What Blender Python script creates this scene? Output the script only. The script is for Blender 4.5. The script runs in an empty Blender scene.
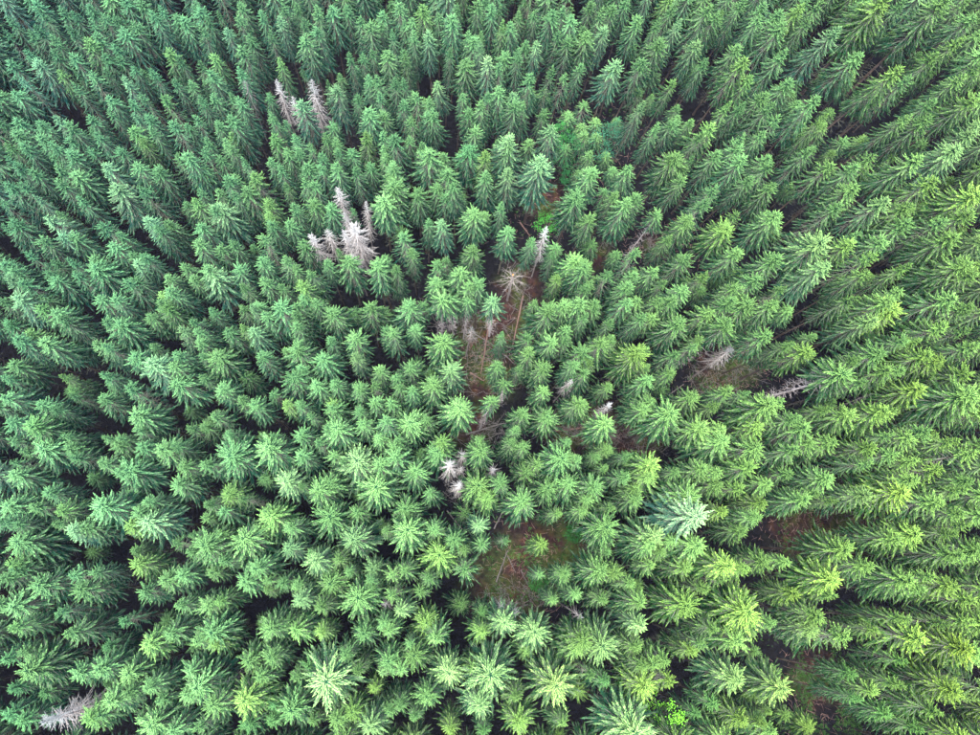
import bpy, math, random
import numpy as np
from mathutils import Matrix, Vector

R_ = random.Random(20)
scene = bpy.context.scene
col = scene.collection

# ---------------------------------------------------------------- camera
PW, PH, F = 980.0, 735.0, 665.0           # photo size and focal length in photo pixels
NADIR = (450.0, 550.0)                    # pixel straight below the drone
CAM_H = 127.0
cd = Vector((NADIR[0] - PW / 2, -(NADIR[1] - PH / 2), -F)).normalized()
wz = -cd
wy = (Vector((0, 1, 0)) - Vector((0, 1, 0)).dot(cd) * cd).normalized()
wx = wy.cross(wz)
ROT = Matrix((wx, wy, wz))                # camera -> world
cam = bpy.data.cameras.new('camera')
cam.sensor_fit = 'HORIZONTAL'
cam.angle = 2 * math.atan(PW / 2 / F)
cam.clip_end = 3000
cam_ob = bpy.data.objects.new('camera', cam)
col.objects.link(cam_ob)
cam_ob.matrix_world = Matrix.Translation((0, 0, CAM_H)) @ ROT.to_4x4()
scene.camera = cam_ob
CAM = Vector((0, 0, CAM_H))

# ---------------------------------------------------------------- world, sun, exposure
SUN_EL, SUN_AZ = math.radians(72), math.radians(215)   # azimuth clockwise from +Y
world = bpy.data.worlds.new('World')
scene.world = world
world.use_nodes = True
wn = world.node_tree.nodes
sky = wn.new('ShaderNodeTexSky')
sky.sky_type = 'NISHITA'
sky.sun_disc = False
sky.sun_elevation = SUN_EL
sky.sun_rotation = SUN_AZ
sky.air_density = 1.0
sky.dust_density = 3.0
wn['Background'].inputs['Strength'].default_value = 0.05
world.node_tree.links.new(sky.outputs[0], wn['Background'].inputs['Color'])
sl = bpy.data.lights.new('sun', 'SUN')
sl.energy = 1.5
sl.angle = math.radians(75)
sl.color = (1.0, 0.95, 0.86)
so = bpy.data.objects.new('sun', sl)
col.objects.link(so)
sd = Vector((math.sin(SUN_AZ) * math.cos(SUN_EL), math.cos(SUN_AZ) * math.cos(SUN_EL), math.sin(SUN_EL)))
so.rotation_euler = sd.to_track_quat('Z', 'Y').to_euler()
so.location = sd * 200
vs = scene.view_settings
vs.view_transform = 'Standard'
vs.look = 'None'
vs.exposure = 3.75
vs.gamma = 1.0
scene.cycles.max_bounces = 4
scene.cycles.diffuse_bounces = 1
scene.cycles.transmission_bounces = 2
scene.cycles.transparent_max_bounces = 4


# ---------------------------------------------------------------- helpers
def ray(px, py):
    return (ROT @ Vector((px - PW / 2, -(py - PH / 2), -F))).normalized()


def at(px, py, z):
    d = ray(px, py)
    return CAM + d * ((z - CAM_H) / d.z)


def proj(p):
    c = ROT.transposed() @ (Vector(p) - CAM)
    return PW / 2 + F * c.x / -c.z, PH / 2 - F * c.y / -c.z


def tag(o, label=None, cat=None, group=None, kind=None):
    if label: o['label'] = label
    if cat: o['category'] = cat
    if group: o['group'] = group
    if kind: o['kind'] = kind
    return o


def link(name, mesh, parent=None):
    o = bpy.data.objects.new(name, mesh)
    col.objects.link(o)
    if parent: o.parent = parent
    return o


class MB:
    """collects faces into one mesh; every vertex has a tip value for the material"""
    def __init__(self):
        self.v, self.f, self.t, self.m = [], [], [], []

    def blade(self, p, d, n, l, w, t0=0.0, t1=1.0, mat=0, fold=0.25, at=0.5):
        s = d.cross(n)
        if s.length < 1e-6: s = Vector((1, 0, 0))
        s.normalize()
        nn = s.cross(d)
        k = len(self.v)
        m = p + d * (l * at)
        self.v += [p, m + s * w * .5 - nn * w * fold, p + d * l - Vector((0, 0, l * .06)), m - s * w * .5 - nn * w * fold]
        tm = t0 + (t1 - t0) * at
        self.t += [t0, tm, t1, tm]
        self.f += [(k, k + 1, k + 2), (k, k + 2, k + 3)]
        self.m += [mat, mat]

    def tube(self, pts, rad, sides=5, mat=0, tip=0.0, cap=True):
        k0 = len(self.v)
        for i, p in enumerate(pts):
            a = pts[max(i - 1, 0)]; b = pts[min(i + 1, len(pts) - 1)]
            d = (b - a).normalized()
            u = d.orthogonal().normalized(); w = d.cross(u)
            for j in range(sides):
                an = 2 * math.pi * j / sides
                self.v.append(p + (u * math.cos(an) + w * math.sin(an)) * rad[i]); self.t.append(tip)
        for i in range(len(pts) - 1):
            for j in range(sides):
                a = k0 + i * sides + j; b = k0 + i * sides + (j + 1) % sides
                self.f.append((a, b, b + sides, a + sides)); self.m.append(mat)
        if cap:
            self.f.append(tuple(k0 + (len(pts) - 1) * sides + j for j in range(sides))); self.m.append(mat)

    def mesh(self, name, mats):
        me = bpy.data.meshes.new(name)
        me.from_pydata([tuple(v) for v in self.v], [], self.f)
        for m in mats: me.materials.append(m)
        me.polygons.foreach_set('material_index', self.m)
        a = me.attributes.new('tip', 'FLOAT', 'POINT')
        a.data.foreach_set('value', self.t)
        me.update()
        return me


# ---------------------------------------------------------------- materials
def nodes(name):
    m = bpy.data.materials.new(name)
    m.use_nodes = True
    nt = m.node_tree
    nt.nodes.clear()
    out = nt.nodes.new('ShaderNodeOutputMaterial')
    return m, nt, nt.nodes, nt.links, out


def mixc(nt, blend, fac, a, b):
    n = nt.nodes.new('ShaderNodeMix')
    n.data_type = 'RGBA'; n.blend_type = blend
    for s, v in ((0, fac), (6, a), (7, b)):
        if isinstance(v, (int, float)): n.inputs[s].default_value = v
        elif isinstance(v, tuple): n.inputs[s].default_value = (*v, 1)
        else: nt.links.new(v, n.inputs[s])
    return n.outputs[2]


def leafy(name, old, new, vary=0.5, transl=0.3, scale=0.9):
    m, nt, N, L, out = nodes(name)
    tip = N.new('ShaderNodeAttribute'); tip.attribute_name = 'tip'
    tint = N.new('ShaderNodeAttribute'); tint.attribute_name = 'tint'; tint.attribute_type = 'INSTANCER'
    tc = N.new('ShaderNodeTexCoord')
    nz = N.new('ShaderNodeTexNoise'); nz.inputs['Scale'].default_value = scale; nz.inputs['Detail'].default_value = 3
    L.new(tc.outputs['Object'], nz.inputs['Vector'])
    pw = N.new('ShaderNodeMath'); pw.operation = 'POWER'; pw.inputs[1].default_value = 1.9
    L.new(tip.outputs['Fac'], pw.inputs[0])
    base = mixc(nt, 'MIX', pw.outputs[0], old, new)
    mr = N.new('ShaderNodeMapRange'); mr.inputs[1].default_value = .3; mr.inputs[2].default_value = .7
    mr.inputs[3].default_value = 1 - vary; mr.inputs[4].default_value = 1 + vary * .8
    L.new(nz.outputs['Fac'], mr.inputs[0])
    cc = N.new('ShaderNodeCombineColor')
    for i in range(3): L.new(mr.outputs[0], cc.inputs[i])
    c1 = mixc(nt, 'MULTIPLY', 1.0, base, cc.outputs[0])
    c2 = mixc(nt, 'MULTIPLY', 1.0, c1, tint.outputs['Color'])
    p = N.new('ShaderNodeBsdfDiffuse')
    L.new(c2, p.inputs['Color'])
    t = N.new('ShaderNodeBsdfTranslucent'); L.new(c2, t.inputs['Color'])
    ms = N.new('ShaderNodeMixShader'); ms.inputs[0].default_value = transl
    L.new(p.outputs[0], ms.inputs[1]); L.new(t.outputs[0], ms.inputs[2])
    L.new(ms.outputs[0], out.inputs[0])
    return m


def woody(name, c0, c1, scale=3.0, stretch=0.25, rough=0.9):
    m, nt, N, L, out = nodes(name)
    tc = N.new('ShaderNodeTexCoord')
    mp = N.new('ShaderNodeMapping'); mp.inputs['Scale'].default_value = (scale, scale, scale * stretch)
    L.new(tc.outputs['Object'], mp.inputs[0])
    nz = N.new('ShaderNodeTexNoise'); nz.inputs['Scale'].default_value = 2.0; nz.inputs['Detail'].default_value = 6
    L.new(mp.outputs[0], nz.inputs['Vector'])
    mr = N.new('ShaderNodeMapRange'); mr.inputs[1].default_value = .3; mr.inputs[2].default_value = .7
    L.new(nz.outputs['Fac'], mr.inputs[0])
    c = mixc(nt, 'MIX', mr.outputs[0], c0, c1)
    p = N.new('ShaderNodeBsdfPrincipled'); p.inputs['Roughness'].default_value = rough
    p.inputs['Specular IOR Level'].default_value = .2
    L.new(c, p.inputs['Base Color'])
    b = N.new('ShaderNodeBump'); b.inputs['Strength'].default_value = .5; b.inputs['Distance'].default_value = .03
    L.new(nz.outputs['Fac'], b.inputs['Height']); L.new(b.outputs[0], p.inputs['Normal'])
    L.new(p.outputs[0], out.inputs[0])
    return m


M_needle = leafy('spruce_needles', (0.0024, 0.023, 0.0165), (0.205, 0.42, 0.14), vary=.35, transl=.10)  # dark to pale also carries the light falloff painted down each crown
M_twig = woody('lichen_twig', (0.035, 0.042, 0.03), (0.12, 0.13, 0.105), 4, 1)
M_bark = woody('spruce_bark', (0.024, 0.019, 0.017), (0.075, 0.057, 0.05))
M_palebark = woody('pale_lichen_bark', (0.13, 0.12, 0.125), (0.33, 0.31, 0.32))
M_dead = leafy('dead_twigs', (0.19, 0.205, 0.205), (0.45, 0.475, 0.475), vary=.25, transl=.05)
M_deadbark = woody('bare_dead_wood', (0.10, 0.09, 0.09), (0.24, 0.22, 0.215))
M_log = woody('fallen_log_wood', (0.07, 0.042, 0.036), (0.17, 0.115, 0.10))
M_greylog = woody('weathered_log_wood', (0.05, 0.048, 0.048), (0.14, 0.13, 0.128))
M_break = woody('fresh_broken_wood', (0.45, 0.16, 0.06), (0.60, 0.30, 0.13), 8, 1)
M_leaf = leafy('broad_leaves', (0.03, 0.13, 0.035), (0.08, 0.30, 0.07), vary=.35, transl=.35)
M_fern = leafy('ground_plants', (0.03, 0.075, 0.02), (0.07, 0.16, 0.035), vary=.5, scale=.25)
M_litter = woody('twig_litter', (0.10, 0.055, 0.05), (0.28, 0.19, 0.17), 2, 1)


def ground_material():
    m, nt, N, L, out = nodes('forest_floor')
    tc = N.new('ShaderNodeTexCoord')

    def noise(s, d=5):
        n = N.new('ShaderNodeTexNoise'); n.inputs['Scale'].default_value = s; n.inputs['Detail'].default_value = d
        L.new(tc.outputs['Object'], n.inputs['Vector'])
        return n.outputs['Fac']

    def ramp(x, a, b):
        r = N.new('ShaderNodeMapRange'); r.inputs[1].default_value = a; r.inputs[2].default_value = b
        L.new(x, r.inputs[0]); return r.outputs[0]
    n1, n2, n3 = noise(1.1, 8), noise(.16, 4), noise(.5, 6)
    litter = mixc(nt, 'MIX', ramp(n1, .3, .7), (0.010, 0.006, 0.0062), (0.038, 0.019, 0.017))
    orange = mixc(nt, 'MIX', ramp(n3, .55, .72), litter, (0.075, 0.034, 0.013))
    moss = mixc(nt, 'MIX', ramp(n1, .35, .65), (0.014, 0.022, 0.007), (0.04, 0.052, 0.014))
    c0 = mixc(nt, 'MIX', ramp(n2, .44, .58), orange, moss)
    shade_humus = mixc(nt, 'MIX', ramp(n1, .3, .7), (0.002, 0.0022, 0.003), (0.008, 0.008, 0.010))  # humus blackened, the shade between the trees put into its colour
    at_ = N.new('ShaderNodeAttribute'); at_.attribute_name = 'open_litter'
    c = mixc(nt, 'MIX', at_.outputs['Fac'], shade_humus, c0)      # rusty litter and moss only on the open clearings
    p = N.new('ShaderNodeBsdfPrincipled'); p.inputs['Roughness'].default_value = .95
    p.inputs['Specular IOR Level'].default_value = .1
    L.new(c, p.inputs['Base Color'])
    b = N.new('ShaderNodeBump'); b.inputs['Strength'].default_value = .8; b.inputs['Distance'].default_value = .15
    L.new(noise(4, 8), b.inputs['Height']); L.new(b.outputs[0], p.inputs['Normal'])
    L.new(p.outputs[0], out.inputs[0])
    return m


# ---------------------------------------------------------------- ground
def gz(x, y):
    return .25 * math.sin(x * .21 + 1.3) * math.cos(y * .17) + .15 * math.sin(x * .53 + y * .41)


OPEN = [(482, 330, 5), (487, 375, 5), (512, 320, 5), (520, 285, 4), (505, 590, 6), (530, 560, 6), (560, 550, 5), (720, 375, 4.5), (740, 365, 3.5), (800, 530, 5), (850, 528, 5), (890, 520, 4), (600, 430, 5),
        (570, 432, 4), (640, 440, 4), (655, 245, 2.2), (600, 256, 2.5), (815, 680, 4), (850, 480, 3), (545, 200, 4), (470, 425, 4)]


def build_ground():
    xs = sorted(set([-900, -500, -300, -200] + list(np.arange(-150, 151, 1.5)) + [200, 300, 500, 900]))
    n = len(xs)
    v = [(x, y, gz(x, y) if abs(x) < 160 and abs(y) < 160 else 0) for y in xs for x in xs]
    f = [(j * n + i, j * n + i + 1, (j + 1) * n + i + 1, (j + 1) * n + i) for j in range(n - 1) for i in range(n - 1)]
    me = bpy.data.meshes.new('ground')
    me.from_pydata(v, [], f)
    me.polygons.foreach_set('use_smooth', [True] * len(f))
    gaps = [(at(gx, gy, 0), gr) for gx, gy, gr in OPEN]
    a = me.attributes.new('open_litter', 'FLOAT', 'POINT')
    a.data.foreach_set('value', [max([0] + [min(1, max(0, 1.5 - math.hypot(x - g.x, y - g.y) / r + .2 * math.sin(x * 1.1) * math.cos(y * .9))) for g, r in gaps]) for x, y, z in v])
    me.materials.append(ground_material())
    return tag(link('ground', me), 'reddish brown forest floor with needle litter and moss', 'ground', kind='structure')


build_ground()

# ---------------------------------------------------------------- tree shapes
UP = Vector((0, 0, 1))
TH, TR = 22.0, 2.6                         # unit spruce: height and crown radius


def frond(mb, rg, p0, az, L, el, bare=0.25, twigs=14, width=1.0, mat=0, wood=1, hang=True, crown_depth=.5):
    """one spruce branch: a curved spine with side twigs"""
    d = Vector((math.cos(az) * math.cos(el), math.sin(az) * math.cos(el), math.sin(el)))
    side = Vector((-math.sin(az), math.cos(az), 0))
    pts = []
    p = p0.copy(); n = 5
    dd = d.copy()
    for i in range(n):
        pts.append(p.copy())
        s = (i + .5) / n
        dd = (dd + UP * (-.13 if s < .55 else .12) + side * rg.uniform(-.06, .06)).normalized()
        p = p + dd * (L / (n - 1))
    # wooden spine, a thin ridge
    k = len(mb.v)
    for i, q in enumerate(pts):
        w = .03 * (1 - i / n) + .008
        mb.v += [q + side * w + UP * .02, q - side * w + UP * .02]; mb.t += [0, 0]
    for i in range(n - 1):
        a = k + 2 * i
        mb.f.append((a, a + 1, a + 3, a + 2)); mb.m.append(wood)

    top_light = max(0, .40 * (1 - crown_depth / .36))                # young top whorls, also painted paler as if lit from above
    low_dim = max(.3, 1.15 - 1.15 * crown_depth)                               # fewer new shoots low down; light falloff into the crown painted in too

    def on(s):
        x = s * (n - 1); i = min(int(x), n - 2); fr = x - i
        return pts[i].lerp(pts[i + 1], fr), (pts[i + 1] - pts[i]).normalized()
    tw = max(3, int(round(twigs * (0.45 + .55 * L / 2.6))))
    for sgn in (-1, 1):
        for j in range(tw):
            s = bare + (1 - bare) * (j + rg.uniform(.1, .8)) / tw
            q, t = on(min(s, .985))
            a = math.radians(rg.uniform(22, 44)) * (1.0 if s < .8 else .7)
            b = (t * math.cos(a) + side * sgn * math.sin(a) + UP * rg.uniform(-.25, .12)).normalized()
            l = (0.24 * min(1, .35 + .5 * L) + .10 * L) * (1.08 - .72 * s) * rg.uniform(.7, 1.35)
            nrm = (UP + side * sgn * rg.uniform(-.7, .7)).normalized()
            mb.blade(q, b, nrm, l, .088 * width * min(1, .5 + .35 * L) * rg.uniform(.8, 1.25), top_light + .12 * s, min(1, top_light + (.36 + .60 * s * rg.uniform(.7, 1.3)) * low_dim), mat, .3, .55)
    if hang:
        for j in range(max(2, int(3 * L))):              # branchlets hanging under the spine
            s = rg.uniform(bare, .9)
            q, t = on(s)
            b = (t * .8 - UP * rg.uniform(.5, 1.1) + side * rg.uniform(-.45, .45)).normalized()
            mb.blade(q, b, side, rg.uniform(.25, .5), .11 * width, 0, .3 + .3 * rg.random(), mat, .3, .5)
    q, t = on(.86)
    mb.blade(q, (t + UP * .05).normalized(), UP, .18 + .20 * L, .085 * width * min(1, .5 + .35 * L), .2 + top_light * .6, min(1, low_dim), mat, .3, .5)
    q, t = on(.45)
    mb.blade(q, t, UP, .5 * L, .09 * width, top_light, min(1, top_light + .6 * low_dim), mat, .3, .6)


def spruce_crown(seed, crown_len=13.0, blunt=.75, n_per=6, droop=0.0, sparse=1.0, mat=0, twigs=14, width=1.0, bare=.2, R=TR, lop=.13):
    rg = random.Random(seed)
    mb = MB()
    z = TH - .35
    turn = rg.random() * 6
    ph = [rg.uniform(0, 6.283) for _ in range(3)]
    # leader
    mb.blade(Vector((0, 0, TH - .9)), UP, Vector((1, 0, 0)), 1.0, .14, .6, 1, mat, .3)
    mb.blade(Vector((0, 0, TH - .9)), UP, Vector((0, 1, 0)), 1.0, .14, .6, 1, mat, .3)
    while z > TH - crown_len:
        t = (TH - z) / crown_len
        prof = min(1.0, .045 + 1.46 * t ** blunt) * (1.0 if t < .75 else 1.0 - 1.2 * (t - .75))
        k = n_per if t > .05 else 5
        turn += rg.uniform(.3, 1.1)
        for i in range(k):
            if rg.random() > sparse: continue
            el = math.radians(40 - 55 * min(1, t * 2.3) - droop * t + rg.uniform(-9, 9))
            az = turn + 2 * math.pi * (i + rg.uniform(-.33, .33)) / k
            lob = 1 + lop * math.sin(az + ph[0] + z * .2) + .10 * math.sin(2 * az + ph[1] + z * .7) + .07 * math.sin(3 * az + ph[2] - z)
            L = max(.2, R * prof * lob * (rg.uniform(.62, 1.0) if rg.random() < .4 else rg.uniform(.95, 1.2)))
            frond(mb, rg, Vector((0, 0, z + rg.uniform(-.16, .16))), az, L, el, bare=(.04 if t < .3 else bare + (.15 if t > .6 else 0)), wood=(mat if t < .25 else 1), crown_depth=t, mat=mat, twigs=twigs, width=width)
        z -= rg.uniform(.36, .54) + .32 * t
    return mb


def spruce_trunk(seed, bare_from=9.5, n_dead=26, r0=.17):
    rg = random.Random(seed + 500)
    mb = MB()
    zs = [0, .5, 3, 7, 12, 17, TH - .6]
    rad = [r0 * 1.5, r0 * 1.12, r0, r0 * .85, r0 * .6, r0 * .32, .02]
    mb.tube([Vector((rg.uniform(-.05, .05) if 0 < i < 6 else 0, rg.uniform(-.05, .05) if 0 < i < 6 else 0, z)) for i, z in enumerate(zs)], rad, 7, 0)
    for i in range(n_dead):                # bare grey lower branches
        z = rg.uniform(3.0, bare_from)
        az = rg.uniform(0, 6.283); L = rg.uniform(.6, 2.0) * (.5 + .5 * z / bare_from)
        d = Vector((math.cos(az), math.sin(az), rg.uniform(-.35, .05))).normalized()
        p = Vector((0, 0, z)); m = p + d * L * .55 + Vector((0, 0, -.05)); e = p + d * L + Vector((rg.uniform(-.15, .15), rg.uniform(-.15, .15), -.12 * L))
        mb.tube([p, m, e], [.028, .018, .006], 3, 1, cap=False)
        for s in (-1, 1):
            b = (d + Vector((-d.y, d.x, 0)) * s * .9).normalized()
            mb.blade(m, b, UP, L * .35, .03, 0, 0, 1)
    return mb


CROWNS, TRUNKS = [], []
specs = [dict(blunt=.80, crown_len=11, n_per=9), dict(blunt=.70, crown_len=10.5, n_per=10), dict(blunt=.90, crown_len=12, n_per=9),
         dict(blunt=.66, crown_len=9.5, n_per=10, droop=8), dict(blunt=.82, crown_len=11.5, n_per=9, droop=14), dict(blunt=.74, crown_len=10.5, n_per=9, bare=.3),
         dict(blunt=.95, crown_len=12.5, n_per=9, width=.9), dict(blunt=.70, crown_len=10, n_per=8, bare=.35, droop=10),
         dict(blunt=.85, crown_len=11, n_per=9, sparse=.75, lop=.3), dict(blunt=.78, crown_len=12, n_per=8, sparse=.7, bare=.4, lop=.2, twigs=10),
         dict(blunt=.72, crown_len=9, n_per=9, lop=.35, droop=5), dict(blunt=.60, crown_len=5.5, n_per=9, bare=.2, lop=.15)]
NV = len(specs)
for i, s in enumerate(specs):
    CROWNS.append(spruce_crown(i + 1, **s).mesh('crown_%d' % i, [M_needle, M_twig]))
    TRUNKS.append(spruce_trunk(i + 1, TH - s['crown_len'] + 1.5, 26 if i < 11 else 90).mesh('trunk_%d' % i, [M_bark, M_twig] if i < 11 else [M_palebark, M_palebark]))
DEADS = []
for i, s in enumerate([dict(blunt=.9, crown_len=14, n_per=6, droop=18), dict(blunt=.8, crown_len=11, n_per=6, droop=22, sparse=.9),
                       dict(blunt=.75, crown_len=9, n_per=5, droop=8, sparse=.75)]):
    DEADS.append(spruce_crown(40 + i, mat=0, width=.36, twigs=6, bare=.12, **s).mesh('dead_crown_%d' % i, [M_dead, M_deadbark]))
DEAD_TRUNK = spruce_trunk(60, 12, 20).mesh('dead_trunk', [M_deadbark, M_deadbark])

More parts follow.
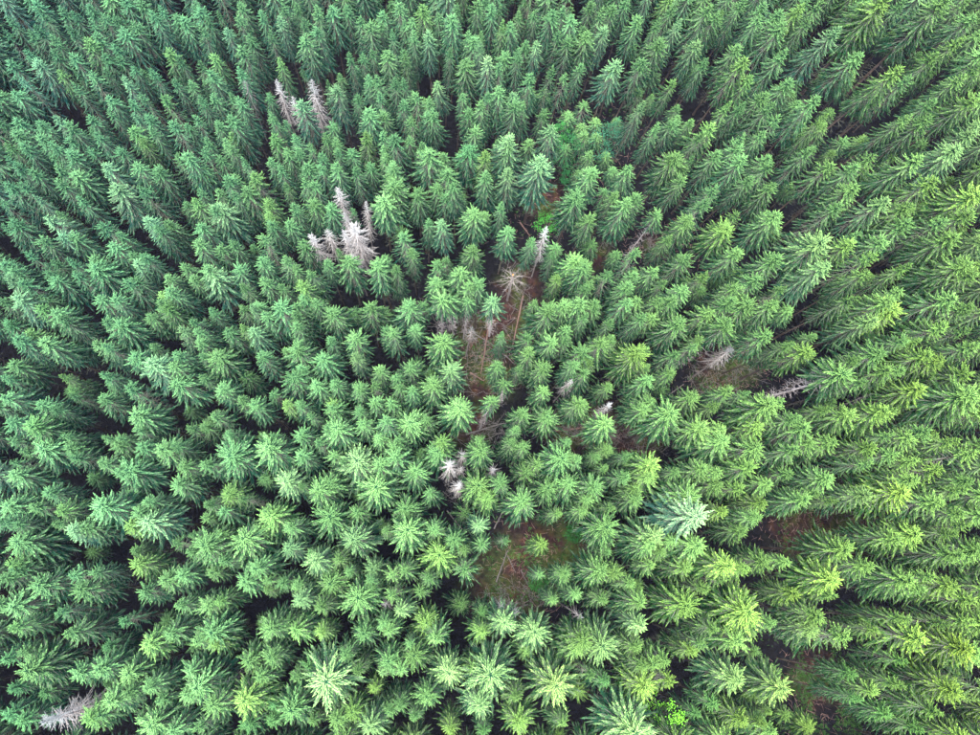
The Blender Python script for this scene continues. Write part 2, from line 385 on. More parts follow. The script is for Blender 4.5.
# ---------------------------------------------------------------- tree tops read off the photograph
# 5 x 5 tiles of 196 x 147 photo pixels, coordinates in fifths of a pixel; s small, b broad, B very broad,
# y yellowish, p pale, d dark bluish, D dead
TILES = {
(0, 0): "270,190 400,200y 495,45 480,150 355,45 345,140 150,245 205,295p 100,290s 245,255 360,265 415,365 350,345s 515,355 600,400p 375,420 290,355y 100,370p 45,435 40,95 130,155 30,25 160,10 250,20 270,50 210,60 180,130 615,140 700,150 680,85 760,50 870,55 930,95 950,20 810,20s 820,225y 905,275 765,355 880,380 720,345s 600,290 520,280 650,320 570,195 930,420 835,470y 720,455 630,525 540,470 660,565p 745,560 860,585 940,600 760,650 840,690 650,640y 715,680y 440,575 540,545s 270,555p 360,630 90,585 190,590 75,650 160,660 250,690 345,680 480,685 0,160 5,250 50,310 20,370 0,610 10,700y 430,10 560,70s 445,90 680,10 610,0 500,600s",
(1, 0): "20,30 60,80 130,120p 230,20 200,60 300,20 120,60s 330,50 0,150 80,260y 0,310 270,180 240,240 350,150 420,80p 490,30 420,10 510,80 550,145 515,150 620,130 600,195p 590,20 660,30 690,60 740,10 815,70 945,40 900,0 865,130 910,110 975,250 920,240 880,240 820,270 770,255 870,370 905,390 940,440 225,330 270,300s 90,340 150,370 410,300y 640,395s 545,330s 710,440p 790,480 850,550 820,670y 180,450 210,470 350,480s 80,480 20,480 85,590 0,590 190,590 170,640y 110,700 400,570 405,680y 460,620s 540,520p 620,640 580,705 640,680s 700,690 500,650 360,570s 960,560 930,640 950,700 20,660 380,370D 490,470Ds 550,410D 225,410Ds",
(2, 0): "50,10 180,20y 310,10 230,80 110,95 50,95 100,140 10,150 430,5 480,70y 540,105y 590,110 510,20 640,30 555,40s 700,50s 790,55b 730,45 860,10 915,60 960,140 830,150 905,200 600,180 680,190 720,200p 640,265 780,340 940,300 900,300s 370,290b 410,190 400,90 440,150 380,130 300,95 190,170p 265,245 10,240p 85,290 80,250 470,365s 440,220p 550,310 575,275 555,425 490,460 620,480bp 670,490 590,500 450,510 400,530 250,410p 200,480 330,450 70,365 20,400 130,450 40,510 110,570 165,570 215,555 180,500 70,680 10,690 150,700 270,720 410,650 590,680bp 545,690s 770,540 830,620p 740,545s 680,380 740,260s 860,350s 490,265V",
(3, 0): "85,40 90,110p 0,150 30,10 140,20 220,5 265,85 240,115y 145,280bp 380,90 360,190b 280,270 470,80p 550,200p 590,310s 420,10 370,60s 540,30y 600,5 690,60y 790,10 640,70 780,205b 830,210 790,290y 890,80 940,165p 945,265y 960,20 970,110 880,20 820,390y 890,440 430,400y 270,520p 425,590 365,620 510,595s 615,615y 560,670 715,510y 780,510 755,590ys 800,660 820,560ps 960,460 930,500 870,640 960,590",
(4, 0): "130,95 100,10y 30,260 0,50 230,10 275,110p 365,260 540,10yb 480,0 820,10b 890,155y 810,275y 570,325y 480,385pb 50,410 190,500 240,580y 120,0 640,0 920,60 960,50 975,300 900,350 980,470y 830,560s 760,480s 930,500y 960,640pb 740,600 700,510 620,560 560,430d 640,380 440,690 420,0",
(0, 1): "30,40 75,80 90,10 175,110 225,20 300,20 245,95 370,100 450,0 520,70p 600,15 650,50 760,110b 870,30 840,10 940,40 970,100 720,215 545,200bp 395,265 305,185 160,230p 20,150 90,190 0,270s 230,320p 300,320 290,430p 380,430 490,400 590,430s 700,240 800,290 740,340p 850,370 790,420 940,370 970,460 560,490 640,520 700,510 660,570p 780,550 940,580 830,620 690,640 770,710y 600,690 440,610b 440,530 330,560 260,540 110,530 190,470 60,390b 0,410 270,640 220,600 50,590 20,670pb 110,650 160,680 340,640 960,640 870,680 0,590",
(1, 1): "30,20 0,70 110,50 180,10 240,40 350,30 440,10 510,20 600,10 680,10 780,10 830,30b 950,20 400,90 500,70 545,95 620,80 690,90 790,100 860,60 970,130 510,140 585,175 670,160 810,140 440,190 360,240y 290,140y 180,130 140,160 90,190 260,200 190,240 0,220 10,270y 60,290 120,300pb 0,380 20,400 350,310y 380,390 470,350 510,290 440,380 560,270 640,310b 310,420 110,490 180,490 520,450 540,490 410,560 480,600 280,550 300,570 180,600 340,640 240,660 60,640bp 20,580 440,670 550,680y 590,590 650,580 740,560b 930,600b 920,230b 940,270 890,580s 720,500s 780,310s 380,640 720,230D 820,290D 750,350D 800,390Db 600,420D 650,410Ds 730,400D 790,540Ds",
(2, 1): "20,70 0,160b 160,10b 280,20 260,110b 210,180 320,190 250,210 150,240 490,80 480,130 600,80p 750,20BpL 480,20y 570,10 410,300b 270,370bp 170,370s 70,420 90,480 430,500b 570,410 560,280 220,580 250,650 20,600 340,620 360,680 440,690 530,690 700,450 900,540yb 830,540 850,640y 950,600 930,220b 960,140 380,0bd 960,680 770,420D",
(3, 1): "20,100b 215,110 240,230s 270,260 190,270b 150,200 450,20b 490,170 345,330h 660,35 520,110s 645,180 620,270 810,40 800,130 930,90 760,10 950,180 940,350b 740,330 720,390yb 520,360 430,420s 780,500 490,555 400,540 260,530 20,600 120,640 230,640 220,700 390,680 480,690 610,610y 740,710 960,570b 30,690 900,30 860,650 330,590 540,30s 970,690 820,690 20,320",
(4, 1): "150,20 240,100 400,90 375,180 250,220s 510,250p 660,260b 760,160y 900,20bp 970,200yb 980,310 610,390 390,410 490,440 200,455pb 370,495y 235,570pb 310,560 530,490y 460,540y 660,600y 850,460b 945,480 940,550 800,590s 600,720 960,640 840,720 710,40 480,10 170,0 300,300 700,400d 830,370 420,640 640,690",
(0, 2): "60,20pb 0,40 160,50y 200,20 270,60b 310,140 420,130p 500,130 600,165b 480,20 550,20 650,10 760,40 720,90 830,80y 970,100 880,190p 960,210 730,260 860,280 640,280 710,340pB 900,420b 850,330 490,390 600,450 500,220 510,280 100,180y 225,260b 40,250 50,350b 260,400y 310,480y 360,500 470,540b 700,600b 260,590 170,560 20,500 0,420 110,660yb 10,640 290,680 590,720 900,680 860,720 480,700 540,250 650,490 20,150d 690,690s 960,690",
(1, 2): "60,70 20,170 130,150 210,70 260,70p 400,50b 300,30 350,100 500,110 550,20 500,50 690,80b 850,70b 960,170 770,190 660,210 530,260b 480,170 430,260s 280,190pb 200,170y 330,310b 650,330b 800,300p 460,420b 600,460 700,430 790,440 910,380b 890,460 960,470 80,310b 0,300 100,470b 20,400 260,480 220,510 310,550 440,520y 510,560 590,590 680,530y 790,560 870,550 970,540 60,610 40,660 130,690 360,700 530,680 620,690 690,660b 850,650 950,650 810,510s 330,600 910,700 240,550 520,360 700,580 600,30",
(2, 2): "70,60b 110,150 20,170 240,20h 310,10h 370,30h 520,20pbh 250,200b 240,270 280,350pB 560,210 380,170Dss 780,80b 720,10 680,190 930,30 860,150 800,220 890,200 720,300 770,350b 900,330 960,260 640,370 540,370b 580,420h 770,460 800,590b 930,520b 470,540h 320,540b 190,440b 90,370 30,380 70,500 20,450 60,620b 180,640 260,700y 450,700y 20,720 680,640 610,690 640,620 860,720 960,400 870,60 950,110 890,430Ds",
(3, 2): "50,40 60,90 140,130 240,30 260,110 330,90 440,30 350,20 180,20 490,130b 630,60y 600,90 800,50b 740,50 720,180h 600,220 540,260 440,270 430,370 400,310s 80,210 150,230 100,310 30,330 250,310by 320,340 130,440 290,430 370,500b 320,520 320,570 540,500b 740,480b 800,490 650,560 440,610b 590,630b 120,660b 10,540 700,660 900,560b 960,520 860,670y 920,200b 880,30 940,60 780,680 960,680 690,120 290,270s 100,570Ds 740,275Ds",
(4, 2): "340,20 320,80p 400,100 590,70yb 650,80 460,120p 540,10 30,225 130,260y 290,370bh 190,350h 410,320 530,270 700,220y 810,150y 910,160 940,30 840,60 710,300y 800,330y 870,290 680,490y 440,410 580,350 540,390 960,420y 940,490b 920,640y 750,620 740,700 500,590yb 380,560 540,580 220,540 150,690 540,720 640,720 880,680 90,630 30,560 240,720 970,220 640,210 950,560 430,640 330,600 450,515Dsss",
(0, 3): "90,20 20,10 200,40b 300,30b 370,60 550,20 690,50b 660,140b 510,110 590,130 820,20b 870,50 900,110 860,200b 740,270 790,250 190,260 150,350 290,350y 490,320b 420,460b 310,480pb 40,190b 50,90 40,350b 0,430 80,390 70,520b 10,520 20,620y 90,640 20,700 190,710b 650,630yb 570,670 470,690 740,390pb 640,440y 840,530 970,470 880,650b 790,720 650,380 630,540s 250,420 350,700 950,560",
(1, 3): "180,50B 50,80 360,40b 340,20 530,50 600,20 700,50 800,110Bp 720,110 640,190b 450,180bp 590,240b 520,230 900,220b 940,140 970,20 120,270yb 240,290 70,290 120,370 40,380 370,390yb 290,420 490,430 640,400b 790,360 790,470Bp 970,470 570,540 460,560pb 210,520b 90,480y 60,550b 600,630p 910,630pb 740,630 660,700b 450,690 380,600y 300,610 230,670 40,640 340,710 520,710 830,700 130,570 690,580 320,320 960,690",
(2, 3): "30,30 250,40b 450,30b 660,30 830,70b 900,60 960,80 740,110 650,130 100,170B 200,260 90,340b 410,190b 550,210b 480,290yb 690,310b 770,210 900,230b 840,340y 960,330 40,470b 220,460b 230,570yb 340,540 430,430p 480,510 550,490 740,540yb 410,650yb 370,630 60,670 180,710 760,690 880,690b 590,20 960,240 340,480 10,100 350,60Ds 290,130Ds 325,220Ds 495,130Dss 360,130Dss",
(3, 3): "320,90yb 90,20 200,60 680,20b 860,40b 100,120s 60,80s 40,200b 30,290 110,310 220,210 270,250 250,290 340,190 520,240b 440,140 690,120 680,220 750,230y 820,160y 900,220 910,290y 700,330y 890,390b 790,450 110,410b 100,530 330,470pB 340,540 560,530b 450,500 600,580 740,600yb 820,630 920,590 680,570y 840,640y 880,660 520,650b 350,640 160,650b 50,680b 240,720 600,720 700,710 400,570 570,150 470,210 200,150 520,345Vb",
(4, 3): "60,50 170,20 40,170 260,170b 120,300 410,300pb 370,30b 470,20y 580,80 430,90 520,40 690,100 800,150y 880,40 970,90 920,10 660,190 600,270yb 800,320b 720,300 940,330 900,240 680,490yb 560,470 330,530b 450,620b 270,670yb 130,600 40,600 540,610 980,540b 860,470 960,450 620,690 800,700 860,720 770,160 960,170 900,560 180,240 20,310 300,270",
(0, 4): "170,10yb 370,30b 80,110b 20,230yb 260,140 340,200yb 90,360 170,380b 90,440 350,420b 590,170d 690,40b 800,10 700,310yb 510,430b 600,440 710,490b 780,560 530,580 410,690yb 480,620 730,680b 700,720 900,540b 820,200b 890,120 960,60 0,60 10,520d 20,640d 300,240 490,320d 970,430 970,680y 830,720 40,330d 200,540d 950,250 640,510 100,700d 200,725Db",
(1, 4): "30,60 120,40y 320,20 490,60pb 650,60b 640,20 820,70b 900,20 330,180b 460,170 510,220y 600,260y 40,230b 110,250y 320,390b 230,380 220,540yb 310,490 10,500b 50,640b 20,720 500,450 490,590b 620,430pB 600,460 820,250b 900,200 830,390 930,360 940,460p 880,540y 740,650yb 670,640 600,690 880,700pb 370,600d 390,680d 970,600 750,330 230,700d 960,250 550,380d 170,470Dss 960,110Dss",
(2, 4): "50,120p 20,30 160,30 150,210yb 240,240 130,370b 260,420pb 430,250yb 550,210pb 470,130d 740,250pB 490,450pB 410,380 810,500pB 600,560 420,630pb 650,690yB 200,560 140,680 300,690y 840,50 950,50 940,260b 950,400 880,720 40,590 90,290 20,420 10,260 480,720d 920,340 560,115Dss 610,100Dss 940,120Dss",
(3, 4): "110,50 260,60 300,160p 510,100yb 590,20 840,120yB 750,240b 550,330y 80,260pB 20,440 240,310 400,340 330,360 330,500yB 450,500y 770,450pB 220,700pB 800,640y 610,260 680,230 960,210 290,430 940,700 860,690 650,560d 560,640d 100,500d",
(4, 4): "20,490pb 160,240pb 200,120 700,230yB 370,290 620,180 480,230 930,290yb 870,310 890,490yb 640,460 800,600 870,20bp 700,30 950,40 820,180 960,560p 350,450d 460,500 570,550 250,50 960,150 400,570d 520,640d 700,690d 600,350d 100,30y",
}
trees, deads = [], []
for (ti, tj), s in TILES.items():
    for it in s.split():
        a, b = it.split(',')
        k = 0
        while k < len(b) and b[k].isdigit(): k += 1
        px, py, fl = ti * 196 + int(a) / 5, tj * 147 + int(b[:k]) / 5, b[k:]
        right = min(1, max(0, (px - 560) / 380)) * min(1, max(0, (760 - py) / 250))   # older, bigger trees towards the right
        r = 2.35 * R_.uniform(.74, 1.26) * (1 + .38 * right)
        h = 22 + R_.uniform(-2.2, 2.2) + 3.5 * right
        ns = fl.count('s')
        if ns: r *= .72 ** ns; h -= 2.5 * ns
        if 'b' in fl: r *= 1.36; h += .6
        if 'B' in fl: r *= 1.85; h += 1.2
        if 'd' in fl: h -= 3.5
        if 'L' in fl: h = 26; r *= 1.15
        if 'V' in fl: h += 2.5; r *= 1.1
        if 'D' in fl: r *= .95 if ns == 0 else 1.15
        lean = .15 * min(1, max(0, (px - 520) / 400))      # the right-hand stand leans outward
        if 'D' in fl: lean *= .5
        p = at(px, py, h * math.cos(lean))
        p.x -= h * math.sin(lean)
        d = dict(lean=lean, px=px, py=py, fl=fl, r=r, gap=1.55 + 1.1 * right, h=h, x=p.x, y=p.y, dist=(p - CAM).length)
        (deads if 'D' in fl else trees).append(d)

for t in trees:
    if any(((t['px'] - ax) / (rx + 16)) ** 2 + ((t['py'] - ay) / (ry + 16)) ** 2 < 1 for ax, ay, rx, ry in ((485, 350, 24, 48), (520, 285, 18, 25), (525, 575, 42, 40), (720, 372, 35, 20), (825, 528, 60, 22), (600, 430, 40, 14))): t['r'] *= .76
# thin out tops read twice
kept = []
for t in sorted(trees, key=lambda t: -t['r']):
    if all((t['x'] - k['x']) ** 2 + (t['y'] - k['y']) ** 2 > max(t['gap'], k['gap']) ** 2 for k in kept): kept.append(t)
trees = kept


def tint_of(t, rg):
    f = t['fl']; b = rg.uniform(.72, 1.22)
    u = min(1, max(0, t['px'] / PW)); v = min(1, max(0, t['py'] / PH))
    warm = .85 * u + .5 * v - .6                       # colour cast over the view put into the tints, yellower to lower right
    hu = rg.uniform(-.07, .07)
    c = [b * (1 + .34 * warm + hu), b * (1 + .06 * warm), b * (1 - .55 * warm - hu)]
    if 'y' in f: c = [c[0] * 1.2, c[1] * 1.12, c[2] * .9]
    if 'p' in f: c = [c[0] * 1.38, c[1] * 1.24, c[2] * 1.42]
    if 'd' in f: c = [c[0] * .75, c[1] * .90, c[2] * .95]
    if 'V' in f: c = [1.9, 1.55, 1.95]
    return [max(.2, x) for x in c]


def tint_word(t):
    f = t['fl']
    if 'V' in f: return 'silvery'
    if 'y' in f: return 'yellow-green'
    if 'p' in f: return 'pale'
    if 'd' in f: return 'dark'
    return 'green'


def size_word(t):
    return 'very broad' if 'B' in t['fl'] else 'broad' if 'b' in t['fl'] else 'small' if 's' in t['fl'] else 'slender'


# ---------------------------------------------------------------- labels: landmark, direction and rank among all spruces
MARKS = [(272, 74, 'tallest white dead spruce', 0), (350, 235, 'grey dead spruce cluster', 0), (546, 231, 'lone white dead spruce', 0),
         (692, 508, 'silvery mint spruce', 0), (455, 470, 'white dead saplings', 0), (513, 275, 'snapped bare trunk', 0),
         (487, 345, 'log-strewn clearing', 0), (608, 408, 'small white dead sapling', 0), (515, 595, 'brown mossy clearing', 0),
         (728, 375, 'bare brown gap', 0), (825, 528, 'red-brown earth patch', 0), (678, 722, 'lime-green sapling', 0),
         (50, 728, 'grey dead corner spruce', 0), (825, 690, 'dark mossy hollow', 0), (490, 54, 'silvery spruce near the top', 0),
         (0, 0, 'top left corner', 1), (980, 0, 'top right corner', 1), (980, 735, 'bottom right corner', 1),
         (0, 367, 'left edge midpoint', 1), (980, 367, 'right edge midpoint', 1), (490, 735, 'bottom edge midpoint', 1), (490, 0, 'top edge midpoint', 1)]
DIRS = ['to the right of', 'to the upper right of', 'above', 'to the upper left of', 'to the left of', 'to the lower left of', 'below', 'to the lower right of']
ORD = ['first', 'second', 'third', 'fourth', 'fifth', 'sixth', 'seventh', 'eighth', 'ninth', 'tenth', 'eleventh', 'twelfth', 'thirteenth', 'fourteenth', 'fifteenth', 'sixteenth']
best = {}
for mx, my, ph, corner in MARKS:
    sect = {}
    for i, t in enumerate(trees):
        if not (0 <= t['px'] <= PW and 0 <= t['py'] <= PH): continue
        dx, dy = t['px'] - mx, my - t['py']
        if dx * dx + dy * dy < 9: continue
        o = -1 if corner else int(round(math.atan2(dy, dx) / (math.pi / 4))) % 8
        sect.setdefault(o, []).append((dx * dx + dy * dy, i))
    for o, L in sect.items():
        for rank, (d2, i) in enumerate(sorted(L)):
            cost = rank + math.sqrt(d2) / 40
            if rank < len(ORD) and (i not in best or cost < best[i][0]):
                rest = ('%s nearest the %s of the photo' % (ORD[rank], ph)) if o < 0 else ('%s spruce %s the %s' % (ORD[rank], DIRS[o], ph))
                best[i] = (cost, rest)

# ---------------------------------------------------------------- the individual spruces
for i, t in enumerate(trees):
    t['i'] = i
    rg = random.Random(1000 + i)
    t['tint'] = tint_of(t, rg)
    t['var'] = 2 if 'L' in t['fl'] else 11 if 'h' in t['fl'] else rg.choice([3, 1, 5, 7, 0, 3, 1]) if ('B' in t['fl'] or 'b' in t['fl']) else rg.randrange(11)
    t['rot'] = rg.uniform(0, 6.283)
inside = [t for t in trees if 4 < t['px'] < PW - 4 and 4 < t['py'] < PH - 4 and t['i'] in best]
score = lambda t: t['r'] / t['dist'] * (.7 if 'd' in t['fl'] else 1) * (3 if 'V' in t['fl'] or 'h' in t['fl'] else 1)
inside.sort(key=lambda t: -score(t))
solo = inside[:300]
solo_ids = {t['i'] for t in solo}
rest = [t for t in trees if t['i'] not in solo_ids]


def turned(rg, t, jit):
    m = Matrix.Rotation(t.get('lean', 0) + rg.uniform(-jit, jit), 3, 'Y') @ Matrix.Rotation(rg.uniform(-jit, jit), 3, 'X') @ Matrix.Rotation(t.get('rot', rg.uniform(0, 6.283)), 3, 'Z')
    return m.to_euler()


def make_tree(name, crown, trunk, t, label, cat, group, lean=.045):
    rg = random.Random(7000 + int(t['px'] * 31 + t['py'] * 17))
    e = bpy.data.objects.new(name, None)
    e.empty_display_size = .5
    col.objects.link(e)
    e.location = (t['x'], t['y'], gz(t['x'], t['y']) - .05)
    e.rotation_euler = turned(rg, t, lean)
    s = t['r'] / TR
    e.scale = (s, s * rg.uniform(.94, 1.06), t['h'] / TH)
    tag(e, label, cat, group)
    c = link('crown', crown, e); c['tint'] = t['tint']
    k = link('trunk', trunk, e)
    return c, k


protos = {}
for t in solo:
    lab = '%s %s spruce, %s' % (size_word(t), tint_word(t), best[t['i']][1])
    ck = make_tree('spruce_tree', CROWNS[t['var']], TRUNKS[t['var']], t, lab, 'spruce tree', 'spruces of the dense forest')
    protos.setdefault(t['var'], ck)

# ---------------------------------------------------------------- margin and fill trees, then the rest of the forest as one object
rg = random.Random(77)
occ = {}


def cell(x, y): return int(math.floor(x / 4)), int(math.floor(y / 4))


for t in trees + deads: occ.setdefault(cell(t['x'], t['y']), []).append((t['x'], t['y']))


def near(x, y, d):
    cx, cy = cell(x, y)
    return any((x - a) ** 2 + (y - b) ** 2 < d * d for i in (-1, 0, 1) for j in (-1, 0, 1) for a, b in occ.get((cx + i, cy + j), []))


extra = 0
for _ in range(22000):
    x, y = rg.uniform(-150, 200), rg.uniform(-95, 230)
    h = 22 + rg.uniform(-1.5, 1.2)
    px, py = proj((x, y, h))
    if -6 < px < PW + 6 and -6 < py < PH + 6: continue
    bx, by = proj((x, y, 0))
    if 770 < bx < 870 and 650 < by < 728: continue
    if near(x, y, 3.1): continue
    occ.setdefault(cell(x, y), []).append((x, y))
    fl = rg.choice(['', '', '', 'y', 'p', 'b'])
    t = dict(px=px, py=py, fl=fl, r=2.6 * rg.uniform(.85, 1.35), h=h, x=x, y=y, rot=rg.uniform(0, 6.28), var=rg.randrange(11))
    t['tint'] = tint_of(t, rg)
    rest.append(t); extra += 1
AVOID = [(487, 350, 32, 48), (518, 282, 22, 30), (527, 575, 48, 46), (725, 372, 42, 26), (830, 528, 66, 26), (600, 432, 46, 15), (820, 690, 34, 32),
         (655, 242, 10, 12), (545, 215, 16, 20), (470, 430, 30, 16), (845, 480, 30, 16), (640, 440, 25, 16)]
fill = 0
for _ in range(16000):
    x, y = rg.uniform(-120, 160), rg.uniform(-60, 200)
    h = rg.uniform(9, 15.5)
    px, py = proj((x, y, h))
    if not (-6 < px < PW + 6 and -6 < py < PH + 6): continue
    bx, by = proj((x, y, 0))
    if any(((px + (bx - px) * k - ax) / rx) ** 2 + ((py + (by - py) * k - ay) / ry) ** 2 < 1.3 for ax, ay, rx, ry in AVOID for k in (0, .5, 1)): continue
    if near(x, y, 3.2): continue
    occ.setdefault(cell(x, y), []).append((x, y))
    t = dict(px=px, py=py, fl='', r=2.2 * rg.uniform(.8, 1.2), h=h, x=x, y=y, rot=rg.uniform(0, 6.28), var=rg.randrange(11))
    t['tint'] = tint_of(t, rg)
    rest.append(t); fill += 1
print('fill', fill, 'trees', len(trees), 'dead', len(deads), 'solo', len(solo), 'rest', len(rest), 'extra', extra)


def forest_rest(pts):
    me = bpy.data.meshes.new('forest')
    me.from_pydata([(t['x'], t['y'], gz(t['x'], t['y']) - .05) for t in pts], [], [])

    def attr(name, typ, vals, key):
        a = me.attributes.new(name, typ, 'POINT')
        a.data.foreach_set(key, np.array(vals, dtype=np.float32 if typ != 'INT' else np.int32).ravel())
    attr('variant', 'INT', [t['var'] for t in pts], 'value')
    attr('turn', 'FLOAT_VECTOR', [tuple(turned(rg, t, .045)) for t in pts], 'vector')
    attr('size', 'FLOAT_VECTOR', [(t['r'] / TR, t['r'] / TR, t['h'] / TH) for t in pts], 'vector')
    attr('tint', 'FLOAT_VECTOR', [t['tint'] for t in pts], 'vector')
    ng = bpy.data.node_groups.new('forest', 'GeometryNodeTree')
    ng.interface.new_socket('Geometry', in_out='INPUT', socket_type='NodeSocketGeometry')
    ng.interface.new_socket('Geometry', in_out='OUTPUT', socket_type='NodeSocketGeometry')
    N, L = ng.nodes, ng.links
    gi, go = N.new('NodeGroupInput'), N.new('NodeGroupOutput')

    def named(name, typ):
        n = N.new('GeometryNodeInputNamedAttribute'); n.data_type = typ; n.inputs[0].default_value = name
        return n.outputs[0]
    var, turn, size = named('variant', 'INT'), named('turn', 'FLOAT_VECTOR'), named('size', 'FLOAT_VECTOR')
    e2r = N.new('FunctionNodeEulerToRotation'); L.new(turn, e2r.inputs[0])
    join = N.new('GeometryNodeJoinGeometry')
    for which in (0, 1):
        g2i = N.new('GeometryNodeJoinGeometry')
        for v in reversed(range(NV)):                      # a join lists its last link first
            oi = N.new('GeometryNodeObjectInfo'); oi.transform_space = 'ORIGINAL'
            oi.inputs[0].default_value = protos[v][which]; oi.inputs[1].default_value = True
            L.new(oi.outputs['Geometry'], g2i.inputs[0])
        ip = N.new('GeometryNodeInstanceOnPoints')
        L.new(gi.outputs[0], ip.inputs['Points']); L.new(g2i.outputs[0], ip.inputs['Instance'])
        ip.inputs['Pick Instance'].default_value = True
        L.new(var, ip.inputs['Instance Index']); L.new(e2r.outputs[0], ip.inputs['Rotation']); L.new(size, ip.inputs['Scale'])
        L.new(ip.outputs[0], join.inputs[0])
    L.new(join.outputs[0], go.inputs[0])
    o = link('forest', me)
    md = o.modifiers.new('forest', 'NODES'); md.node_group = ng
    return tag(o, 'the smaller and farther green spruces of the dense forest', 'forest', kind='stuff')


forest_rest(rest)

# ---------------------------------------------------------------- dead trees
DEAD_LABELS = {
    (272, 74): 'tallest white dead spruce in the upper left of the forest',
    (294, 94): 'short white dead spruce between two taller white dead ones',
    (306, 82): 'white dead spruce just right of the tallest white dead one',
    (241, 82): 'slim grey dead spruce left of the tallest white dead one',
    (340, 193): 'grey dead spruce at the top of the grey dead cluster',
    (360, 205): 'slim grey dead spruce on the right of the grey dead cluster',
    (346, 217): 'grey dead spruce in the middle of the grey dead cluster',
    (356, 225): 'broad grey dead spruce low on the right of the grey dead cluster',
    (316, 231): 'whitish dead spruce at the left end of the grey dead cluster',
    (326, 229): 'small grey dead spruce second from the left in the grey dead cluster',
    (342, 227): 'pale dead spruce in the lower middle of the grey dead cluster',
    (354, 255): 'small dead spruce at the bottom of the grey dead cluster',
    (546, 231): 'lone white dead spruce above the log-strewn clearing',
    (468, 328): 'small grey dead spruce hanging over the log-strewn clearing',
    (570, 380): 'small white dead sapling between spruces right of the log-strewn clearing',
    (608, 408): 'bright white dead sapling near the fallen logs, right of centre',
    (736, 349): 'grey bare-branched dead spruce leaning over the bare brown gap',
    (874, 397): 'small grey dead top among the spruces on the right side',
    (462, 453): 'white dead sapling, topmost of the group below the log-strewn clearing',
    (450, 467): 'white dead sapling in the middle of the group left of yellow-green spruce',
    (457, 485): 'white dead sapling, lowest and brightest of the group',
    (491, 467): 'tiny white dead sapling right of the white dead group',
    (464, 467): 'tiny white dead sapling in the middle of the white dead group',
    (40, 733): 'big grey dead spruce in the bottom left corner',
    (230, 682): 'tiny grey dead sapling among lower left spruces',
    (388, 610): 'tiny pinkish dead sapling left of the brown mossy clearing',
    (504, 611): 'tiny white dead sapling at the lower edge of the brown mossy clearing',
    (514, 608): 'tiny white dead sapling at the lower right of the brown mossy clearing',
    (580, 612): 'tiny white dead sapling right of the brown mossy clearing',
}
for i, t in enumerate(deads):
    ns = t['fl'].count('s')
    key = min(DEAD_LABELS, key=lambda k: (k[0] - t['px']) ** 2 + (k[1] - t['py']) ** 2)
    lab = DEAD_LABELS.pop(key)
    b = R_.uniform(.85, 1.1)
    t['tint'] = [b, b * .97, b * .985]
    if t['py'] > 700: t['tint'] = [.62, .64, .66]
    if 'grey' in lab and t['py'] < 260: t['tint'] = [1.02 * b, .97 * b, .98 * b]
    if key in ((546, 231), (608, 408)): t['tint'] = [1.25, 1.25, 1.27]
    if key in ((736, 349), (874, 397), (468, 328)): t['tint'] = [.42, .42, .43]
    make_tree('dead_spruce', DEADS[0 if ns == 0 else 1 if ns == 1 else 2], DEAD_TRUNK, t, lab, 'dead tree', 'dead grey spruces', .05)


# ---------------------------------------------------------------- snapped trunk with a ring of bare branches
def snapped_trunk():
    h = 13.0
    p = at(513, 275, h)
    e = bpy.data.objects.new('snapped_trunk', None); col.objects.link(e)
    e.location = (p.x, p.y, 0)
    tag(e, 'snapped bare trunk with spoked dead branches and orange broken top', 'dead tree')
    rg = random.Random(5)
    m = MB()
    m.tube([Vector((0, 0, z)) for z in (-.1, .6, 5, 9, h)], [.30, .22, .2, .18, .15], 9)
    link('trunk', m.mesh('snapped_trunk_stem', [M_deadbark]), e)
    m = MB()
    for k in range(9):
        a = 6.283 * k / 9
        m.blade(Vector((.09 * math.cos(a), .09 * math.sin(a), h)), Vector((rg.uniform(-.2, .2), rg.uniform(-.2, .2), 1)).normalized(), Vector((math.cos(a), math.sin(a), 0)), rg.uniform(.12, .4), .12)
    m.tube([Vector((0, 0, h - .02)), Vector((0, 0, h + .06))], [.16, .12], 9)
    link('broken_top', m.mesh('broken_top', [M_break]), e)
    for k in range(22):
        az = 2.4 * k; z = h - .3 - .16 * k; L = rg.uniform(2.2, 3.8)
        m = MB()
        d = Vector((math.cos(az), math.sin(az), rg.uniform(-.15, .1))).normalized()
        q = [Vector((0, 0, z)) + d * L * s + Vector((0, 0, -.35 * s * s)) for s in (0, .35, .7, 1)]
        m.tube(q, [.045, .034, .02, .007], 4)
        sd_ = Vector((-d.y, d.x, 0))
        for s in range(7):
            u = rg.uniform(.3, .95); w = q[0].lerp(q[3], u)
            m.blade(w, (d * .6 + sd_ * rg.choice((-1, 1)) + UP * rg.uniform(-.4, .2)).normalized(), UP, rg.uniform(.2, .5), .03)
        link('branch', m.mesh('bare_branch', [M_deadbark]), e)


snapped_trunk()


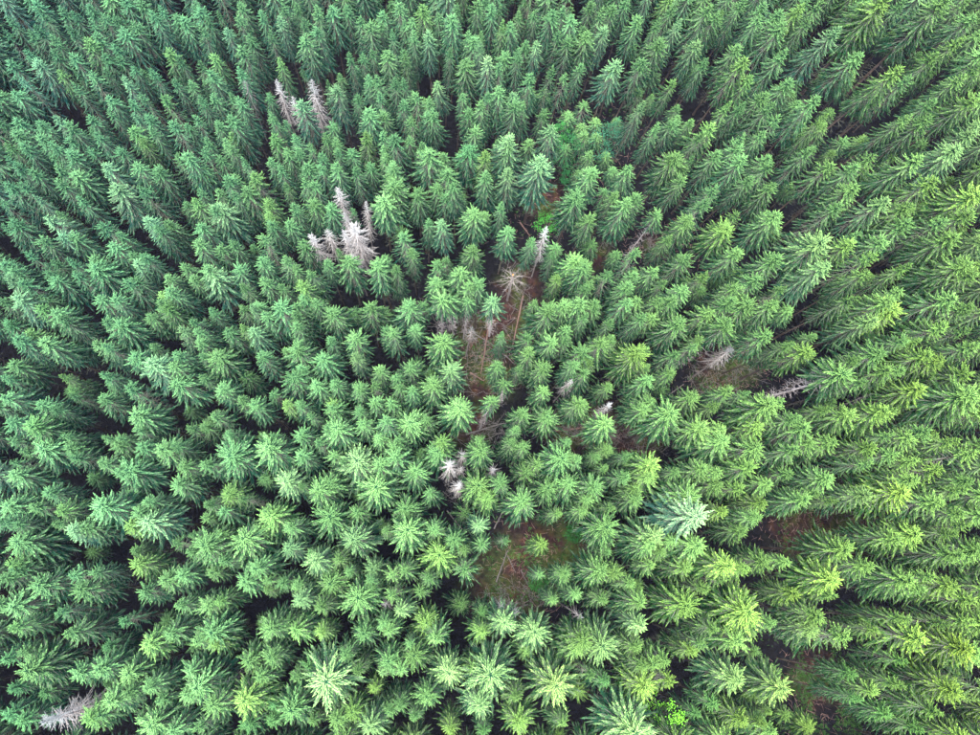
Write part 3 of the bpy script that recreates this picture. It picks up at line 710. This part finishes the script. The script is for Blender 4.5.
# ---------------------------------------------------------------- fallen logs
def fallen_log(a, b, r, mat, label, seed, za=.25, zb=.25, stubs=9):
    A, B = at(a[0], a[1], za), at(b[0], b[1], zb)
    A.z = gz(A.x, A.y) + za; B.z = gz(B.x, B.y) + zb
    rg = random.Random(seed)
    e = bpy.data.objects.new('fallen_log', None); col.objects.link(e)
    e.location = A
    tag(e, label, 'log', 'fallen logs in the clearings')
    V = B - A
    n = 7
    pts = [V * (i / (n - 1)) + Vector((rg.uniform(-.05, .05), rg.uniform(-.05, .05), rg.uniform(-.03, .03))) for i in range(n)]
    m = MB()
    m.tube(pts, [r * (1 - .55 * i / (n - 1)) for i in range(n)], 8)
    m.f.append(tuple(reversed(range(8)))); m.m.append(0)
    link('stem', m.mesh('log_stem', [mat]), e)
    d = V.normalized()
    for k in range(stubs):
        m = MB()
        s = rg.uniform(.15, .95); p = V * s
        az = rg.uniform(0, 6.283)
        u = d.orthogonal().normalized(); w = d.cross(u)
        b = (u * math.cos(az) + w * math.sin(az) + d * .5).normalized()
        if b.z < -.1: b.z = -b.z
        L = rg.uniform(.4, 1.3)
        m.tube([p, p + b * L * .5, p + b * L + Vector((0, 0, -.1))], [.03, .02, .007], 4)
        link('branch_stub', m.mesh('branch_stub', [mat]), e)


LOGS = [((523, 296), (513, 345), .15, M_log, 'long straight log lying upright along the right of the log-strewn clearing'),
        ((488, 331), (481, 374), .14, M_log, 'pale brown log standing upright in the middle of the log-strewn clearing'),
        ((473, 333), (494, 346), .10, M_greylog, 'short grey log lying slantwise at the top of the log-strewn clearing'),
        ((470, 373), (484, 381), .12, M_log, 'short brown log lying slantwise at the bottom of the log-strewn clearing'),
        ((505, 355), (517, 366), .10, M_greylog, 'thin grey log beside the pinkish bare patch'),
        ((466, 434), (504, 423), .15, M_greylog, 'pale grey log lying level below the log-strewn clearing'),
        ((457, 438), (463, 418), .10, M_log, 'thin dark log leaning upward left of the pale grey log'),
        ((546, 432), (590, 427), .16, M_log, 'thick reddish log lying level right of the pale grey log'),
        ((585, 432), (606, 420), .12, M_log, 'short reddish log slanting under the bright white dead sapling'),
        ((611, 421), (634, 413), .12, M_greylog, 'pale grey log lying slantwise right of the bright white dead sapling'),
        ((669, 395), (684, 384), .10, M_greylog, 'thin pale log at the left end of the bare brown gap'),
        ((496, 582), (508, 550), .11, M_greylog, 'thin grey log pointing upward at the left of the brown mossy clearing'),
        ((494, 529), (506, 505), .10, M_greylog, 'thin grey log pointing up beneath spruces above the brown mossy clearing'),
        ((447, 511), (463, 530), .10, M_greylog, 'thin pale log in the dark gap left of the brown mossy clearing'),
        ((508, 556), (516, 573), .07, M_greylog, 'short thin branch log in the mossy clearing beside the longer grey log'),
        ((521, 570), (528, 585), .07, M_greylog, 'short pale branch lying in the middle of the brown mossy clearing'),
        ((468, 608), (484, 596), .08, M_log, 'thin brown log at the lower left of the brown mossy clearing'),
        ((894, 522), (915, 523), .10, M_greylog, 'thin grey log lying level right of the red-brown earth patch'),
        ((845, 535), (866, 532), .12, M_log, 'short brown log on the red-brown earth patch'),
        ((520, 222), (530, 236), .14, M_log, 'brown log lying under the largest pale spruce near lone white dead spruce')]
for i, (a, b, r, m, lab) in enumerate(LOGS):
    fallen_log(a, b, r * 1.35, m, lab, 300 + i)


# ---------------------------------------------------------------- broadleaf shrubs and saplings
def shrub(px, py, h, r, tint, label, seed, name='broadleaf_sapling'):
    h *= 1.1; r *= 1.35
    p = at(px, py, h)
    rg = random.Random(seed)
    e = bpy.data.objects.new(name, None); col.objects.link(e)
    e.location = (p.x, p.y, gz(p.x, p.y))
    tag(e, label, 'sapling', 'broadleaf saplings between the spruces')
    m = MB()
    m.tube([Vector((0, 0, -.05)), Vector((.05, 0, h * .5)), Vector((0, .04, h * .95))], [.07, .05, .01], 6)
    tips = []
    for k in range(16):
        z = h * rg.uniform(.35, .85); az = 2.4 * k
        e2 = Vector((math.cos(az) * r * rg.uniform(.5, .95), math.sin(az) * r * rg.uniform(.5, .95), min(h, z + r * rg.uniform(.1, .7))))
        m.tube([Vector((0, 0, z)), e2], [.025, .008], 4, cap=False); tips.append(e2)
    link('stem', m.mesh('sapling_stem', [M_bark]), e)
    m = MB()
    for c in tips + [Vector((0, 0, h * .9)), Vector((.1, .1, h))]:
        cr = r * rg.uniform(.28, .42)
        for k in range(46):
            q = c + Vector((rg.gauss(0, 1), rg.gauss(0, 1), rg.gauss(0, .7))) * cr * .55
            d = Vector((rg.uniform(-1, 1), rg.uniform(-1, 1), rg.uniform(-.5, .3))).normalized()
            m.blade(q, d, (UP + Vector((rg.uniform(-.8, .8), rg.uniform(-.8, .8), 0))).normalized(), rg.uniform(.16, .30), rg.uniform(.11, .18), .1, rg.random(), 0, .15)
    c = link('crown', m.mesh('sapling_crown', [M_leaf]), e); c['tint'] = tint


shrub(572, 136, 14, 1.7, (.8, .85, 1.1), 'bright green broadleaf sapling between spruces near the top centre', 1)
shrub(563, 124, 13, 1.1, (.9, 1.0, .95), 'small bright green sapling just above left of a larger broadleaf sapling', 2)
shrub(548, 218, 9, 1.8, (1.3, 1.5, .9), 'vivid green sapling at the foot of the largest pale spruce', 3)
shrub(606, 134, 12, 2.2, (.9, .85, 2.0), 'teal green sapling in the shade right of the bright green one', 4)
shrub(618, 120, 12, 1.4, (.9, .85, 1.8), 'small teal sapling at the upper right of the other teal sapling', 5)
shrub(677, 722, 19, 1.6, (4.2, 3.0, 1.0), 'lime-green sapling glowing between dark spruces at the bottom edge', 6)
shrub(576, 533, 5, 1.2, (.75, .8, .8), 'small round green sapling at the right of the brown mossy clearing', 7)
shrub(540, 583, 5, 1.3, (.9, .9, .8), 'low green sapling at the lower right of the brown mossy clearing', 8)
shrub(568, 172, 6, 1.0, (.8, .9, 1.2), 'dark bluish sapling right of the largest pale spruce', 9)

# ---------------------------------------------------------------- undergrowth and twig litter on the forest floor
GAPS = [((487, 352), 38, 34, 1.5), ((530, 570), 45, 48, 1.8), ((725, 372), 45, 28, 1.0), ((825, 530), 65, 28, 1.0), ((825, 690), 55, 45, 7),
        ((620, 430), 50, 22, .2), ((545, 200), 40, 40, .7), ((600, 150), 40, 40, .9), ((660, 250), 60, 30, .3)]
rg = random.Random(9)
und, lit = MB(), MB()
for (cx, cy), rx, ry, dens in GAPS:
    for k in range(int(620 * dens)):
        p = at(cx + rg.gauss(0, .6) * rx, cy + rg.gauss(0, .6) * ry, 0)
        if math.sin(p.x * .9 + 1) + math.sin(p.y * .8 + 2) + rg.uniform(-.8, .8) < .1: continue
        z = gz(p.x, p.y); s = rg.uniform(.15, .5)
        for j in range(6):
            a = rg.uniform(0, 6.283)
            d = Vector((math.cos(a), math.sin(a), rg.uniform(.1, .8))).normalized()
            und.blade(Vector((p.x, p.y, z)), d, UP, s * rg.uniform(.6, 1.2), s * .3, .1, rg.random(), 0, .2)
    for k in range(330):
        p = at(cx + rg.gauss(0, .6) * rx, cy + rg.gauss(0, .6) * ry, 0)
        p.z = gz(p.x, p.y) + .04
        a = rg.uniform(0, 6.283); L = rg.uniform(.4, 1.6)
        d = Vector((math.cos(a), math.sin(a), rg.uniform(-.03, .1)))
        lit.tube([p, p + d * L * .5 + Vector((rg.uniform(-.1, .1), rg.uniform(-.1, .1), .05)), p + d * L], [.03, .022, .008], 3, cap=False)
o = link('undergrowth', und.mesh('undergrowth', [M_fern]))
o['tint'] = (1, 1, 1)
tag(o, 'low green moss and fern tufts on the clearing floors', 'undergrowth', kind='stuff')
tag(link('twig_litter', lit.mesh('twig_litter', [M_litter])), 'fallen brown twigs strewn over the clearing floors', 'twigs', kind='stuff')


# ---------------------------------------------------------------- tangled dead branches in the gaps
rg = random.Random(31)
br = MB()
for (cx, cy), rx, ry, n in [((487, 350), 26, 46, 90), ((450, 312), 24, 16, 60), ((500, 428), 42, 12, 80), ((590, 430), 50, 12, 90), ((720, 378), 36, 18, 60), ((640, 440), 30, 14, 50),
                            ((515, 600), 28, 14, 60), ((850, 480), 34, 14, 60), ((885, 515), 30, 12, 40), ((520, 285), 14, 24, 40), ((650, 245), 24, 16, 40), ((455, 480), 16, 20, 30)]:
    for k in range(n):
        p = at(cx + rg.gauss(0, .55) * rx, cy + rg.gauss(0, .55) * ry, 0)
        p.z = gz(p.x, p.y) + .05
        a = rg.uniform(0, 6.283); L = rg.uniform(1.2, 4.0); up = rg.uniform(0, .45) if rg.random() < .5 else .03
        d = Vector((math.cos(a), math.sin(a), up))
        w = [p, p + d * L * .4 + Vector((rg.uniform(-.2, .2), rg.uniform(-.2, .2), .1)), p + d * L * .75 + Vector((rg.uniform(-.2, .2), rg.uniform(-.2, .2), .1)), p + d * L]
        br.tube(w, [.05, .04, .03, .01], 4, cap=False)
        sv = Vector((-d.y, d.x, .3))
        for j in range(6):
            q = w[1].lerp(w[3], rg.random())
            br.blade(q, (d * .7 + sv * rg.choice((-1, 1)) + UP * rg.uniform(-.2, .5)).normalized(), UP, rg.uniform(.3, .9), .05)
tag(link('brushwood', br.mesh('brushwood', [M_greylog])), 'tangled grey dead branches heaped in the clearings', 'branches', kind='stuff')

# ---------------------------------------------------------------- thin bluish air, added to lift and tint the dark gaps
def haze():
    x0, x1, y0, y1, z0, z1 = -950, 950, -950, 950, -1.6, CAM_H + 2
    v = [(x, y, z) for z in (z0, z1) for y in (y0, y1) for x in (x0, x1)]
    f = [(0, 2, 3, 1), (4, 5, 7, 6), (0, 1, 5, 4), (2, 6, 7, 3), (0, 4, 6, 2), (1, 3, 7, 5)]
    me = bpy.data.meshes.new('haze'); me.from_pydata(v, [], f)
    m, nt, N, L, out = nodes('thin_haze')
    p = N.new('ShaderNodeVolumePrincipled')
    p.inputs['Color'].default_value = (.50, .58, 1.0, 1)
    p.inputs['Density'].default_value = .00004
    L.new(p.outputs[0], out.inputs['Volume'])
    me.materials.append(m)
    tag(link('haze', me), 'thin bluish air added over the whole forest to lift the darks', 'haze', kind='stuff')


haze()
